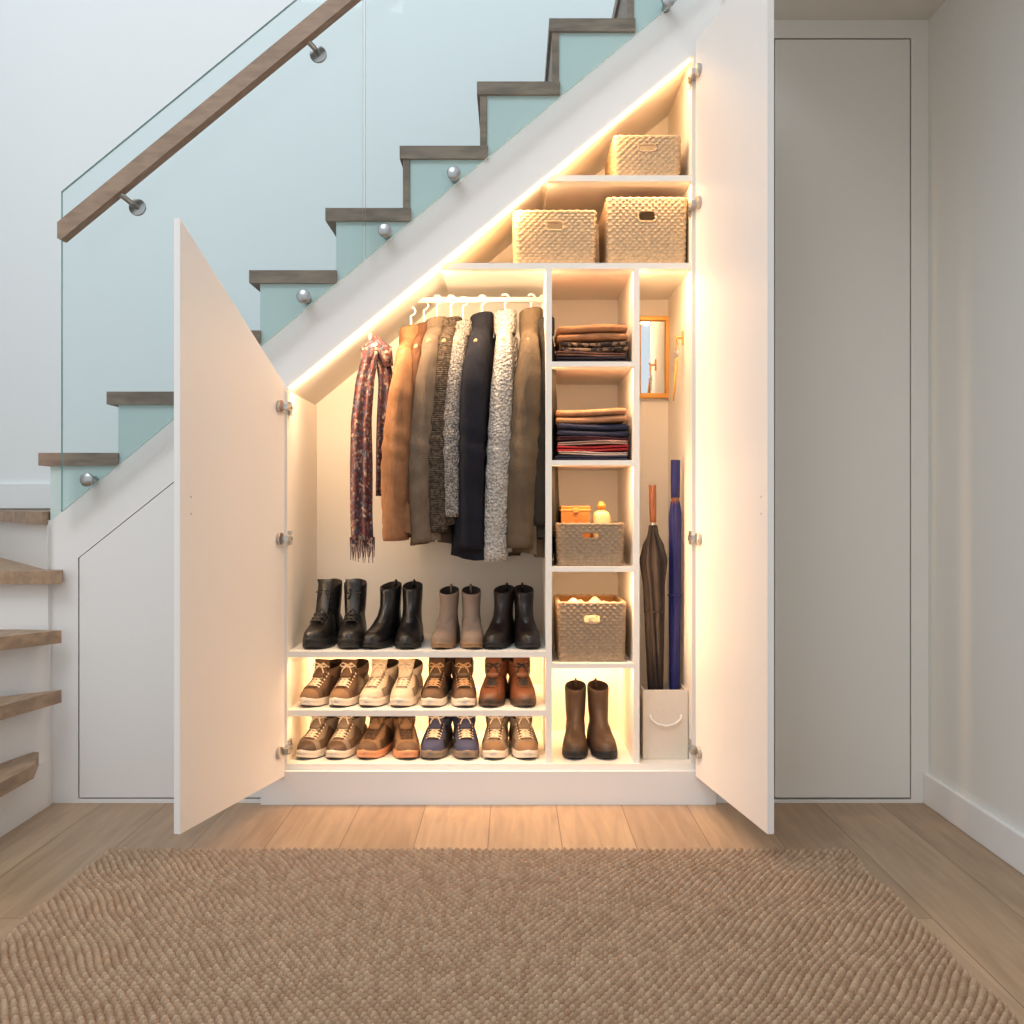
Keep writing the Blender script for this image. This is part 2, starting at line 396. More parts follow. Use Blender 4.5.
# ---------------------------------------------------------------- items in baskets
M['amber']=mat('amber_leather',(205,120,45),.4,bump=.2,bscale=120,var=.15,vscale=20)
M['perf']=mat('perfume_amber_glass',(225,190,130),.12,bump=.01,spec=.8)
M['cream']=mat('cream_knit',(232,214,184),.9,bump=.6,kind='voronoi',bscale=160,var=.1,vscale=40)
b=MB(); z0=Z(567)+.007
b.box(X(561,.1),X(590,.1),.09,.2,z0,Z(506,.1),'amber'); b.box(X(560,.1),X(591,.1),.088,.202,Z(511,.1),Z(509.5,.1),'gold')
b.box(X(573,.1),X(578,.1),.084,.09,Z(513,.1),Z(508,.1),'gold'); b.build('jewelry_box',bevel=.003)
b=MB(); x=X(602,.1); 
def ringz(x,y,z,a,c,n=20,p=1): 
    return [(x+a*math.copysign(abs(math.cos(2*math.pi*k/n))**p,math.cos(2*math.pi*k/n)),y+c*math.copysign(abs(math.sin(2*math.pi*k/n))**p,math.sin(2*math.pi*k/n)),z) for k in range(n)]
zt=Z(502,.1)
b.loft([ringz(x,.12,z,a,a*.7,p=.7) for z,a in((z0,.02),(z0+.01,.026),(zt-.045,.027),(zt-.03,.022),(zt-.024,.010),(zt-.02,.009))],'perf')
b.loft([ringz(x,.12,z,a,a) for z,a in((zt-.02,.012),(zt-.008,.013),(zt,.008),(zt+.003,.003))],'gold'); b.build('perfume_bottle')
b=MB(); zz=Z(664)+.007
for i in range(6):
    x=X(573+i*7.5,.12); y=.1+.05*(i%2); zt=Z(598+3*((i*7)%3),.1)
    rings=[]
    for t in np.linspace(0,1,14):
        a=.032*math.sqrt(max(.02,1-t**5))
        rings.append([(x+a*math.cos(q)*(1+.15*math.sin(3*q+i)),y+a*1.3*math.sin(q)*(1+.15*math.cos(2*q+i)),zz+(zt-zz)*t) for q in np.linspace(0,2*math.pi,17)[:-1]])
    b.loft(rings,'cream')
b.build('rolled_knit_hats')

# ---------------------------------------------------------------- folded clothes
def fold_stack(name,px0,px1,items,zb,yf=.05):
    b=MB(); z=zb+.001
    for j,(h,c,opt) in enumerate(items):
        mt=mat(name+'_cloth_%d'%j,c,.9,bump=.5,bscale=180,var=0 if 'c2' in opt else .15,vscale=opt.get('vs',30),**{k:v for k,v in opt.items() if k!='vs'})
        dx=random.uniform(-.004,.004); x0=X(px0,yf)+dx+random.uniform(0,.006); x1=X(px1,yf)+dx-random.uniform(0,.006)
        for s in range(2):
            hh=h/2; z0=z+s*hh; rings=[]
            ts_=[0,.006,.02,.045]+list(np.linspace(.09,.91,15))+[.955,.98,.994,1]
            for t in ts_:
                x=x0+(x1-x0)*t; ed=min(t,1-t)
                e=math.sqrt(max(0,1-max(0,1-ed/.05)**2))*.72+.28
                wob=.004*math.sin(5*t+j*2+s)+.002*math.sin(13*t+j)
                sag=.003*math.sin(4*t+j*1.7)*(1 if z>zb+.01 else 0)
                rg=[]
                for k in range(20):
                    a=2*math.pi*k/20; cy=yf+.12
                    rg.append((x,cy+.12*math.copysign(abs(math.cos(a))**.35,math.cos(a))*(.95+.05*e)+wob,z0+hh/2+sag+hh/2*e*1.10*math.copysign(abs(math.sin(a))**.7,math.sin(a))))
                rings.append(rg)
            b.loft(rings,mt)
        z+=h
    b.build(name)
fold_stack('folded_sweaters',557,629,[(.020,(38,36,50),{}),(.014,(120,84,72),{}),(.030,(150,118,92),dict(c2=(44,34,34),contrast=(.47,.53),vs=80)),(.048,(164,112,74),{})],Z(361))
fold_stack('folded_sweaters',556,629,[(.016,(50,50,72),{}),(.011,(214,190,176),{}),(.018,(172,44,46),{}),(.012,(206,166,148),{}),(.012,(90,46,54),{}),(.040,(40,42,64),{}),(.042,(172,124,90),{})],Z(460))

# ---------------------------------------------------------------- garments
DROP=.035
M['hangwood']=mat('hanger_wood',(196,150,100),.5,bump=.1,bscale=60,var=.15,vscale=20)
def hanger(b,zr):
    pts=[(0,-.0,-.06),(0,0,-.03+DROP)]
    for k in range(9):
        a=-math.pi/2+ k*math.pi*1.25/8
        pts.append((.0135*math.cos(a)*1,0.0,DROP+.0135*math.sin(a)))
    b.tube(pts,.0033,'whiteplastic',8)
    b.tube([(0,-.15,-.115),(0,-.08,-.085),(0,0,-.058),(0,.08,-.085),(0,.15,-.115)],.006,'hangwood',8)
def garment(name,px,zr,length,mt,yaw,sleeve=.5,hu=.165,hv=.045,collar=.02,lean=0,sr=.042,cuff=None,seed=0,yc=.25,flare=1.0,buttons=None,lapel=None):
    b=MB(); x=X(px,yc)
    b.M=Matrix.Translation((x,yc,zr-DROP))@Matrix.Rotation(math.radians(yaw),4,'Z')
    hanger(b,zr)
    zq=[-.05,-.068,-.09,-.118,-.165,-.165-(length-.165)*.2,-.165-(length-.165)*.5,-.165-(length-.165)*.8,-length]
    hus=[.045,.075,.125,.152,.162,.165,.160,.165,.168]; hvs=[.026,.028,.030,.034,.040,.048,.050,.056*flare,.060*flare]
    rings=[]; n=64
    zs=list(zq[:5])+list(np.linspace(zq[4],zq[8],30)[1:])
    for z in zs:
        a_=np.interp(-z,[-q for q in zq],hus)*hu/.165; c_=np.interp(-z,[-q for q in zq],hvs)*hv/.045
        dn=max(0,(-z-.15)/(length-.15)); rg=[]
        for k in range(n):
            a=2*math.pi*k/n
            rip=.012*dn*math.sin(6*a+seed+dn)+.006*dn*math.sin(11*a+seed*2)+.004*math.sin(3*a+5*z+seed)*min(1,dn*4)
            ca,sa=math.cos(a),math.sin(a)
            zz=z+(.010*math.sin(a*2+seed) if z<-length+.05 else 0)
            rg.append((math.copysign(abs(sa)**.8,sa)*(c_)+rip+lean*dn,math.copysign(abs(ca)**.75,ca)*(a_),zz))
        rings.append(rg)
    b.loft(rings,mt,False,False)
    b.loft([[(p[0]*.9,p[1]*.95,p[2]+.0) for p in rings[-1]],[(p[0]*.7,p[1]*.8,p[2]+.15) for p in rings[-1]]],mt,False,True)
    cr=[]
    for z,a,c in((-.080,.07,.034),(-.058,.052,.036),(-.05+collar,.050,.036),(-.045+collar,.046,.032),(-.05+collar*.4,.036,.024),(-.075,.03,.02)):
        cr.append([(c*math.sin(q),a*math.cos(q),z+.006*math.sin(q)) for q in np.linspace(0,2*math.pi,25)[:-1]])
    b.loft(cr,cuff or mt,False,False)
    N=20; cols=[-.075,-.045,-.015,.012,.03]
    vs=[];fs=[]
    for i in range(N):
        dn=i/(N-1); z=-.085-(length-.09)*dn
        base=np.interp(-z,[-q for q in zq],hvs)*hv/.045+lean*dn
        for k,u in enumerate(cols):
            th=[-.012,.004,.009,.010,.006][k]
            vs.append((base+th+.003*math.sin(dn*5+seed+k*.6),u*min(1,.5+dn*3)+.006*math.sin(dn*4+seed),z))
    m=len(cols)
    for i in range(N-1):
        for k in range(m-1): fs.append((i*m+k,i*m+k+1,(i+1)*m+k+1,(i+1)*m+k))
    b.add(vs,fs,mt,True)
    if lapel:
        for s_ in(-1,1):
            b.add([(.036,s_*.012-.01,-.055),(.048,s_*.050-.01,-.085),(.060*hv/.045,s_*.052-.01,-.15),(.064*hv/.045,s_*.004-.01,-.26),(.052,s_*.010-.01,-.12)],[(0,1,2,3,4)],mt)
    if buttons:
        for i in range(5):
            z=-.2-i*(length-.3)/5; xx=np.interp(-z,[-q for q in zq],hvs)*hv/.045+.014+lean*(-z/length)
            b.tube([(xx-.003,-.002,z),(xx+.003,-.002,z)],.006,buttons,10)
    for sgn in(-1,1):
        pts=[];rs=[]; N=40
        for i in range(N):
            t=i/(N-1)
            yy=sgn*hu/.165*(np.interp(t,[0,.04,.1,.2,.6,1],[.105,.130,.148,.158,.160,.148]))
            zz=-.095-np.interp(t,[0,.04,.1,1],[0,.03,.075,sleeve+.01])
            xx=.006-.024*math.sin(min(1,t*1.1)*1.6)+lean*.6*t+.003*math.sin(t*5+seed)
            pts.append((xx,yy,zz)); rs.append(sr*np.interp(t,[0,.04,.1,.22,.45,.6,.92,.93,1],[.36,.55,.72,.92,1.0,.96,.86,.93,.90]))
        def fn(i,th):
            w=1+.055*math.sin(2*th+i*.15+seed)+.04*math.sin(5*th+seed+i*.08)
            e=math.exp(-((i-20)/5.0)**2); w+=.07*e*math.sin(i*1.6+math.sin(th)*1.2)
            e=math.exp(-((i-34)/3.0)**2); w+=.04*e*math.sin(i*2.0+th)
            return w
        b.tube(pts,rs,mt,32,fn=fn)
    return b.build(name)
cm={}
cm['camel']=mat('camel_wool',(138,98,68),.9,bump=.5,bscale=220,var=.15,vscale=25,fold=.4,spec=.2)
cm['taupe']=mat('taupe_canvas',(104,90,76),.9,bump=.5,bscale=260,var=.15,vscale=20,fold=.45,spec=.2)
cm['lknit']=mat('grey_boucle_knit',(166,158,150),.95,bump=.9,kind='voronoi',bscale=170,c2=(108,102,98),vscale=180,bdist=.006,fold=.25,spec=.1,contrast=(.42,.58))
cm['navy']=mat('navy_black_wool',(26,27,36),.85,bump=.4,bscale=200,var=.2,vscale=10,fold=.4,spec=.2)
cm['cknit']=mat('cream_chunky_knit',(200,194,186),.95,bump=.9,kind='voronoi',bscale=120,c2=(156,150,143),vscale=150,bdist=.008,fold=.25,spec=.1,contrast=(.40,.6))
cm['olive']=mat('olive_brown_parka',(100,84,66),.85,bump=.4,bscale=180,var=.18,vscale=12,fold=.5,spec=.2)
cm['darkg']=mat('dark_olive_coat',(52,47,41),.85,bump=.35,bscale=180,var=.18,vscale=9,fold=.4,spec=.2)
cm['brownk']=mat('brown_herringbone',(100,88,76),.95,bump=.9,kind='wavez',bscale=50,c2=(66,56,48),vscale=120,fold=.3,spec=.1,contrast=(.42,.58))
cm['rust']=mat('russet_wool',(92,62,44),.9,bump=.5,bscale=220,var=.15,vscale=25,fold=.4,spec=.2)
ZR=zr
garment('camel_coat',411,ZR-.035,.65,cm['camel'],-5,.56,seed=1,collar=.03,buttons='blk',lapel=1,sr=.042)
garment('wool_jacket',424,ZR-.015,.67,cm['rust'],-5,.55,seed=9,sr=.030,hv=.032,lapel=1,yc=.262)
garment('canvas_jacket',437,ZR,.71,cm['taupe'],-6,.60,seed=2,buttons='steelw',lapel=1,sr=.040)
garment('herringbone_blazer',451,ZR,.66,cm['brownk'],-5,.57,seed=3,sr=.036,lapel=1,hv=.04)
garment('boucle_cardigan',463,ZR-.005,.60,cm['lknit'],-5,.52,seed=4,sr=.035,collar=.015,hv=.036)
garment('navy_wool_coat',482,ZR,.75,cm['navy'],-6,.62,seed=5,sr=.046,collar=.035,flare=1.2,buttons='blk',lapel=1,hv=.05)
garment('chunky_knit_sweater',505,ZR+.004,.73,cm['cknit'],-2,.66,seed=6,sr=.037,collar=.04,hv=.038)
garment('parka_coat',531,ZR+.004,.75,cm['olive'],-4,.62,seed=7,sr=.048,collar=.045,flare=1.1,buttons='steelw')
garment('rain_coat',543,ZR,.70,cm['darkg'],3,.55,seed=8,sr=.030,hv=.030)

# scarf
ms=mat('patterned_scarf',(120,52,54),.95,bump=.6,bscale=160)
nt=ms.node_tree; tcn=nt.nodes.new('ShaderNodeTexCoord'); v=nt.nodes.new('ShaderNodeTexVoronoi'); v.inputs['Scale'].default_value=125
nt.links.new(tcn.outputs['Object'],v.inputs['Vector']); sp_=nt.nodes.new('ShaderNodeSeparateColor'); nt.links.new(v.outputs['Color'],sp_.inputs[0])
cr=nt.nodes.new('ShaderNodeValToRGB'); cr.color_ramp.interpolation='CONSTANT'
cols=[(0,(84,46,50)),(.3,(118,94,86)),(.45,(60,52,60)),(.65,(104,54,54)),(.8,(80,80,94)),(.93,(160,138,124))]
cr.color_ramp.elements[0].color=lin(cols[0][1]); cr.color_ramp.elements[1].position=cols[1][0]; cr.color_ramp.elements[1].color=lin(cols[1][1])
for p,c in cols[2:]:
    e=cr.color_ramp.elements.new(p); e.color=lin(c)
nt.links.new(sp_.outputs[0],cr.inputs[0]); nt.links.new(cr.outputs[0],nt.nodes['Principled BSDF'].inputs['Base Color'])
b=MB(); yy=.14
def sx_(px): return X(px,yy)
def strip(path,ws,th,seed):
    rings=[]; n=48
    for i,(px,py) in enumerate(path):
        rg=[]
        for k in range(n):
            a=2*math.pi*k/n; w=ws[i]; u=math.cos(a)
            rg.append((sx_(px)+w*u,yy+th*math.sin(a)*.7+.010*math.sin(u*7+seed+i*.08),Z(py,yy)))
        rings.append(rg)
    b.loft(rings,ms)
def interp(path,n): 
    ys_=np.linspace(path[0][1],path[-1][1],n); return [(float(np.interp(y,[p[1] for p in path],[p[0] for p in path])),float(y)) for y in ys_]
p1=interp([(371,352),(365,380),(361,420),(361,470),(361,515),(362,540)],30)
strip(p1,list(np.interp(np.linspace(0,1,30),[0,.2,.6,1],[.024,.028,.034,.034])),.018,0)
p2=interp([(381,352),(386,380),(385,420),(385,460),(384,496)],24); yy=.17
strip(p2,list(np.interp(np.linspace(0,1,24),[0,.2,.7,1],[.022,.024,.028,.025])),.018,2)
yy=.15
b.tube([(sx_(367),yy,Z(366,yy)),(sx_(368),yy-.01,Z(352,yy)),(sx_(376),yy,Z(344,yy)),(sx_(385),yy,Z(351,yy)),(sx_(388),yy+.01,Z(366,yy))],[.014,.024,.028,.024,.015],ms,20)
for i in range(15):
    px=351+i*1.65; b.tube([(sx_(px),.14+.008*math.sin(i),Z(537,.14)),(sx_(px+.5),.14,Z(550,.14)),(sx_(px+math.sin(i*2)),.14,Z(560+3*math.sin(i*3),.14))],[.0028,.002,.001],ms,6)
b.tube([(sx_(371),yy,Z(348,yy)),(sx_(370),yy,Z(338,yy)),(sx_(370),yy,Z(327,yy))],.004,'whiteplastic',8)
b.build('patterned_scarf')

# ---------------------------------------------------------------- footwear
def shoe(b,x,y,z,yaw,L=.27,W=.092,H=.105,up=None,sole=None,lace=None,toe=None,tongue=None,lining=None,soleh=.026,laced=True,shaftw=.036,heel=0,pull=False,panel=None):
    b.M=Matrix.Translation((x,y,z))@Matrix.Rotation(math.radians(yaw),4,'Z')
    ts=[0,.02,.06,.12,.2,.3,.42,.55,.7,.82,.92,.97,1]; ws=[.10,.34,.56,.77,.92,1,.93,.80,.76,.80,.72,.5,.12]
    tt=np.linspace(0,1,36); tt=(1-np.cos(np.pi*tt))/2; wv=np.interp(tt,ts,ws)*W/2
    sc_=L/.27; boot=H>.14
    def outline(zv,g,dy=0):
        Lp=[(-w*g,-L/2*g+L*t*g,zv+(.006*max(0,1-t/.12))) for t,w in zip(tt,wv)]; Rp=[(w*g,-L/2*g+L*t*g,zv+(.006*max(0,1-t/.12))) for t,w in zip(tt[::-1],wv[::-1])]
        return Lp+Rp
    b.loft([outline(0.0,.94),outline(.003,1.0),outline(soleh*.45,1.03),outline(soleh*.55,1.0),outline(soleh*.65,1.02),outline(soleh,1.01),outline(soleh+.003,.97)],[M['blk'] if not boot else sole]+[sole]*5,smooth=True)
    hs=np.interp(tt,[0,.03,.1,.2,.32,.42,.5,.6,.8,.95,1],[.006,.017,.026,.034,.048,.066,.078,.078,.07,.055,.03])
    if boot: hs=np.interp(tt,[0,.03,.1,.2,.32,.42,.5,.6,.8,.95,1],[.010,.023,.032,.036,.046,.064,.082,.085,.078,.06,.03])
    rings=[];n=17;mm=[]
    for t,w,h in zip(tt,wv,hs):
        rg=[]
        for k in range(n):
            a=math.pi*k/(n-1); c,s_=math.cos(a),math.sin(a)
            rg.append((w*.985*math.copysign(abs(c)**.75,c),-L/2+L*t,soleh-.002+h*abs(s_)**.8))
        rings.append(rg); mm.append(toe if (toe and t<.13) else up)
    b.loft(rings,mm[:-1],True,True,closed=False)
    if not boot and panel:
        for sgn in(-1,1):
            fc=[]
            for t in np.linspace(.22,.92,14):
                w=float(np.interp(t,tt,wv)); h_=float(np.interp(t,tt,hs))
                lo,hi=.10,.55+.25*abs(math.sin(t*9))
                row_=[]
                for aa in np.linspace(lo,hi,5):
                    c,s_=math.cos(aa),math.sin(aa)
                    row_.append((sgn*(w*.985*abs(c)**.75+.0018),-L/2+L*t,soleh-.001+h_*abs(s_)**.8))
                fc.append(row_)
            b.loft(fc,panel,False,False,closed=False)
    def ell(zv,cy,a,bb,n=28):
        return [(a*math.cos(q)*(1+.02*math.sin(2*q)),cy+bb*math.sin(q),zv+ (.010*math.sin(q) if zv>H-.01 else 0)) for q in np.linspace(0,2*math.pi,n+1)[:-1]]
    if not boot:
        prof=[(soleh+.01,.045,W*.40,.082),(.065,.048,W*.38,.074),(.085,.052,shaftw*.98,.064),(H-.006,.056,shaftw,.060),(H,.056,shaftw-.002,.058),(H+.001,.056,shaftw-.007,.052),(H-.01,.056,shaftw-.009,.050),(H-.035,.056,shaftw-.012,.045)]
    else:
        zc=(.112+H*.85)/2
        prof=[(soleh+.01,.035,W*.40,.088),(.070,.040,W*.385,.078),(.090,.048,W*.36,.064),(.112,.055,max(shaftw*.93,W*.33),.051),(zc,.058,shaftw*.97,.047),(H*.85,.060,shaftw,.048),(H-.006,.060,shaftw+.001,.049),(H,.060,shaftw,.048),(H+.001,.060,shaftw-.004,.043),(H-.01,.060,shaftw-.005,.041),(H-.05,.06,shaftw-.007,.036)]
    prof=[(p[0],p[1]*sc_,p[2],p[3]*sc_) for p in prof]
    ml=[up]*(len(prof)-4)+[lining or up]*3
    b.loft([ell(*p) for p in prof],ml,False,True)
    if heel: b.loft([[(p[0]*g,p[1],zv) for p in [( -W*.38,L*.22,0),(W*.38,L*.22,0),(W*.40,L*.36,0),(W*.30,L*.47,0),(0,L*.5,0),(-W*.30,L*.47,0),(-W*.40,L*.36,0)]] for zv,g in((0,1),(soleh+.004,1.02))],sole,smooth=False)
    if laced:
        tg=[]
        if not boot: pth=[(-.045,.078),(-.025,.092),(-.012,.108),(-.006,H+.022)]
        else: pth=[(-.05,.075),(-.02,.10),(prof[-4][1]-prof[-4][3]+.002,H-.0),(prof[-4][1]-prof[-4][3]+.0,H+.014)]
        for i,(ty,tz) in enumerate(pth):
            w=.017+.003*i
            tg.append([(w*c,ty*sc_+.004*s_-.003*(1-abs(c)),tz) for c,s_ in [(math.cos(q),math.sin(q)) for q in np.linspace(0,2*math.pi,13)[:-1]]])
        b.loft(tg,tongue or up)
        if not boot:
            seq=[]
            for t in (.215,.26,.305,.35,.395,.435): seq.append((-L/2+L*t,float(np.interp(t,tt,hs))+soleh))
            seq.append((-.016*sc_,.112))
            fc=[]
            for i_,t in enumerate(np.linspace(.18,.45,8)):
                h_=float(np.interp(t,tt,hs))+soleh; w_=.018+.004*i_/7; yy_=-L/2+L*t
                fc.append([(-w_,yy_,h_-.012),(-w_*.9,yy_,h_-.002),(-w_*.4,yy_,h_+.0012),(w_*.4,yy_,h_+.0012),(w_*.9,yy_,h_-.002),(w_,yy_,h_-.012)])
            b.loft(fc,panel or tongue or up,False,False,closed=False)
        else:
            seq=[(-.066,.080),(-.050,.088),(-.034,.098)]
            zz=.115
            while zz<H-.008: seq.append((np.interp(zz,[p[0] for p in prof[:-4]],[p[1]-p[3] for p in prof[:-4]])-.006,zz)); zz+=.015
        for i,(ly,lz) in enumerate(seq):
            w=.018
            b.tube([(-w,ly+.006,lz-.006),(-w*.5,ly,lz),(w*.5,ly,lz),(w,ly+.006,lz-.006)],.0025,lace,6)
            for s_ in(-1,1): b.tube([(s_*w,ly+.002,lz-.006),(s_*w,ly+.010,lz-.006)],.0042,lace,8)
            if i<len(seq)-1:
                ny_,nz_=seq[i+1]
                b.tube([(-w,ly+.003,lz-.003),(0,(ly+ny_)/2-.003,(lz+nz_)/2+.003),(w,ny_+.003,nz_-.003)],.0022,lace,6)
                b.tube([(w,ly+.003,lz-.003),(0,(ly+ny_)/2-.004,(lz+nz_)/2+.004),(-w,ny_+.003,nz_-.003)],.0022,lace,6)
        ly,lz=seq[-1]
        for s_ in(-1,1):
            b.tube([(0,ly-.003,lz),(s_*.014,ly-.012,lz+.007),(s_*.024,ly-.008,lz-.002),(s_*.012,ly-.010,lz-.006),(0,ly-.004,lz)],.0020,lace,6)
            b.tube([(0,ly-.004,lz),(s_*.012,ly-.014,lz-.012),(s_*.016,ly-.016,lz-.022)],.0018,lace,6)
    if pull:
        p=prof[-4]; yb_=p[1]+p[3]
        b.tube([(0,yb_+.003,H-.03),(0,yb_+.005,H+.010),(0,yb_-.003,H+.014),(0,yb_-.008,H+.008),(0,yb_-.008,H-.01)],.0035,up,8)
    b.M=Matrix.Identity(4)
def lm(n,c,r=.5,bump=.25,bs=120,**k): return mat(n,c,r,bump=bump,bscale=bs,**k)
f={}
f['blkl']=lm('black_leather',(22,21,21),.4); f['blks']=lm('black_smooth_leather',(19,18,20),.32,.1); f['beige']=lm('beige_suede',(138,116,100),.9,var=.1); f['dkl']=lm('dark_burgundy_leather',(34,25,24),.38,.15)
f['brnl']=lm('brown_leather',(98,58,38),.45,var=.2); f['brnd']=lm('dark_brown_leather',(68,50,38),.5,var=.25); f['tan']=lm('tan_suede',(118,92,68),.85,var=.15); f['crm']=lm('cream_mesh',(190,176,158),.85,.5,220)
f['brnm']=lm('brown_nubuck',(90,70,54),.85,var=.18); f['white']=lm('white_rubber',(210,201,188),.6); f['gum']=lm('gum_rubber',(150,116,84),.6); f['nvy']=lm('slate_blue_mesh',(54,60,92),.85,.5,220); f['gry']=lm('grey_taupe_mesh',(124,112,100),.85,.5,220)
f['lacew']=lm('lace_cream',(210,199,182),.9); f['laceb']=lm('lace_black',(34,32,32),.7); f['lacet']=lm('lace_tan',(170,138,104),.9); f['lin']=lm('lining_dark',(50,38,31),.95); f['orange']=lm('terracotta_sole',(196,140,104),.6)
f['blk']=M['blk']
def pair(name,pa,pb,zsh,L=.27,yf=.03,ya=-6,yb=6,**k):
    b=MB()
    for px,yw in((pa,ya),(pb,yb)):
        y=yf+L/2+.008
        shoe(b,X(px,yf+.06),y,zsh+.0008,yw,L=L,**k)
    return b.build(name)
zs1,zs2,zs3=Z(652),Z(711),Z(764)
pair('combat_boots',320,350,zs1,L=.25,ya=-10,yb=2,W=.082,H=.182,up=f['blkl'],sole=f['blk'],lace=f['laceb'],lining=f['lin'],soleh=.028,heel=1,shaftw=.034)
pair('chelsea_boots',381,408,zs1,L=.25,ya=-16,yb=-2,W=.078,H=.174,up=f['blks'],sole=f['blk'],laced=False,lining=f['lin'],pull=True,soleh=.018,shaftw=.030)
pair('ankle_boots',445,471,zs1,L=.24,ya=-6,yb=4,W=.074,H=.160,up=f['beige'],sole=f['gum'],laced=False,lining=f['lin'],pull=True,soleh=.016,shaftw=.029)
pair('leather_boots',500,526,zs1,L=.24,ya=-12,yb=6,W=.076,H=.164,up=f['dkl'],sole=f['blk'],laced=False,lining=f['lin'],soleh=.018,shaftw=.030,pull=True)
kw=dict(L=.235,yf=.028,soleh=.022)
pair('sneakers',320,347,zs2,ya=-20,yb=-14,W=.076,up=f['brnm'],sole=f['white'],lace=f['lacew'],toe=f['tan'],panel=f['brnd'],lining=f['lin'],**kw)
pair('sneakers',378,405,zs2,ya=-16,yb=-8,W=.076,up=f['crm'],sole=f['white'],lace=f['lacew'],panel=f['gry'],lining=f['lin'],**kw)
pair('hiking_shoes',436,462,zs2,ya=-8,yb=6,W=.076,H=.12,up=f['brnd'],sole=f['white'],lace=f['lacet'],toe=f['brnm'],panel=f['blk'],lining=f['lin'],**kw)
pair('hiking_boots',494,521,zs2,ya=-8,yb=8,W=.076,H=.125,up=f['brnl'],sole=f['brnd'],lace=f['laceb'],lining=f['lin'],**kw)
pair('sneakers',317,344,zs3,ya=-20,yb=-14,W=.078,up=f['gry'],sole=f['white'],lace=f['lacew'],toe=f['brnd'],panel=f['brnm'],lining=f['lin'],**kw)
pair('sneakers',376,403,zs3,ya=-16,yb=10,W=.078,up=f['tan'],sole=f['orange'],lace=f['brnd'],toe=f['brnm'],panel=f['brnd'],lining=f['lin'],**kw)
pair('running_shoes',436,464,zs3,ya=-8,yb=6,W=.078,up=f['nvy'],sole=f['gry'],lace=f['lacew'],panel=f['blk'],lining=f['lin'],**kw)
pair('sneakers',496,523,zs3,ya=-4,yb=8,W=.078,up=f['gry'],sole=f['white'],lace=f['lacew'],toe=f['tan'],panel=f['brnm'],lining=f['lin'],**kw)
pair('tall_leather_boots',576.5,603,zs3,L=.24,ya=-4,yb=6,W=.076,H=.190,up=f['brnd'],sole=f['blk'],laced=False,lining=f['lin'],soleh=.02,shaftw=.032,pull=True,yf=.03)

# ---------------------------------------------------------------- right column
b=MB(); yb=YB-.018
mx0,mx1,mz0,mz1=X(636,yb),X(670,yb),Z(398,yb),Z(316,yb); fw=.015
b.box(mx0,mx1,yb,YB-.002,mz0,mz0+fw,'gold'); b.box(mx0,mx1,yb,YB-.002,mz1-fw,mz1,'gold'); b.box(mx0,mx0+fw,yb,YB-.002,mz0+fw,mz1-fw,'gold'); b.box(mx1-fw,mx1,yb,YB-.002,mz0+fw,mz1-fw,'gold')
b.box(mx0+fw,mx1-fw,yb+.008,YB-.002,mz0+fw,mz1-fw,'mirror'); b.build('wall_mirror',bevel=.002)
b=MB(); xr=X(692); y=.16; z=Z(338,y)
b.tube([(xr,y,z),(xr-.02,y,z),(xr-.025,y,z+.008)],.003,'gold',8); b.box(xr-.004,xr,y-.01,y+.01,z-.02,z+.02,'gold')
b.tube([(xr-.02,y+.014*math.sin(k*math.pi/8),z-.012+.014*math.cos(k*math.pi/8)) for k in range(17)],.002,'gold',6)
for i,(dy,l) in enumerate(((-.02,.05),(.0,.07),(.018,.045))):
    b.tube([(xr-.02,y+dy*.5,z-.024),(xr-.021,y+dy,z-.04)],.0016,'steel',6)
    b.tube([(xr-.024,y+dy,z-.05),(xr-.018,y+dy,z-.05)],.011,'steelw',14)
    b.box(xr-.023,xr-.019,y+dy-.003,y+dy+.003,z-.05-l,z-.055,'steelw')
b.tube([(xr-.02,y,z-.02),(xr-.022,y-.03,z-.07),(xr-.03,y-.04,z-.14),(xr-.034,y-.025,z-.19),(xr-.03,y-.005,z-.15),(xr-.02,y,z-.03)],.0025,'gold',6)
b.build('key_bunch')
M['stand']=mat('stand_ceramic_white',(226,214,198),.5,bump=.15,bscale=60)
b=MB(); yf=.06; x0,x1=X(643,yf),X(688,yf); z0=zs3+.0005; z1=Z(690,yf); t=.006; y1=.2
b.box(x0,x1,yf,yf+t,z0,z1,'stand'); b.box(x0,x1,y1-t,y1,z0,z1,'stand'); b.box(x0,x0+t,yf+t,y1-t,z0,z1,'stand'); b.box(x1-t,x1,yf+t,y1-t,z0,z1,'stand'); b.box(x0+t,x1-t,yf+t,y1-t,z0,z0+t,'stand')
cx=(x0+x1)/2
b.tube([(cx-.045,yf+.002,z1-.072),(cx-.043,yf-.006,z1-.084),(cx-.025,yf-.010,z1-.098),(cx,yf-.011,z1-.103),(cx+.025,yf-.010,z1-.098),(cx+.043,yf-.006,z1-.084),(cx+.045,yf+.002,z1-.072)],.0035,'whiteplastic',8)
b.build('umbrella_stand',bevel=.002)
M['umb']=mat('umbrella_dark_cloth',(38,31,31),.6,bump=.3,bscale=80,var=.15,vscale=20,spec=.3)
M['umbb']=mat('umbrella_navy_cloth',(32,36,96),.5,bump=.2,bscale=80,var=.1,vscale=20,spec=.3)
M['hwood']=mat('umbrella_handle_wood',(112,64,38),.4,bump=.1,bscale=40,var=.2,vscale=20,stretch=(4,4,1))
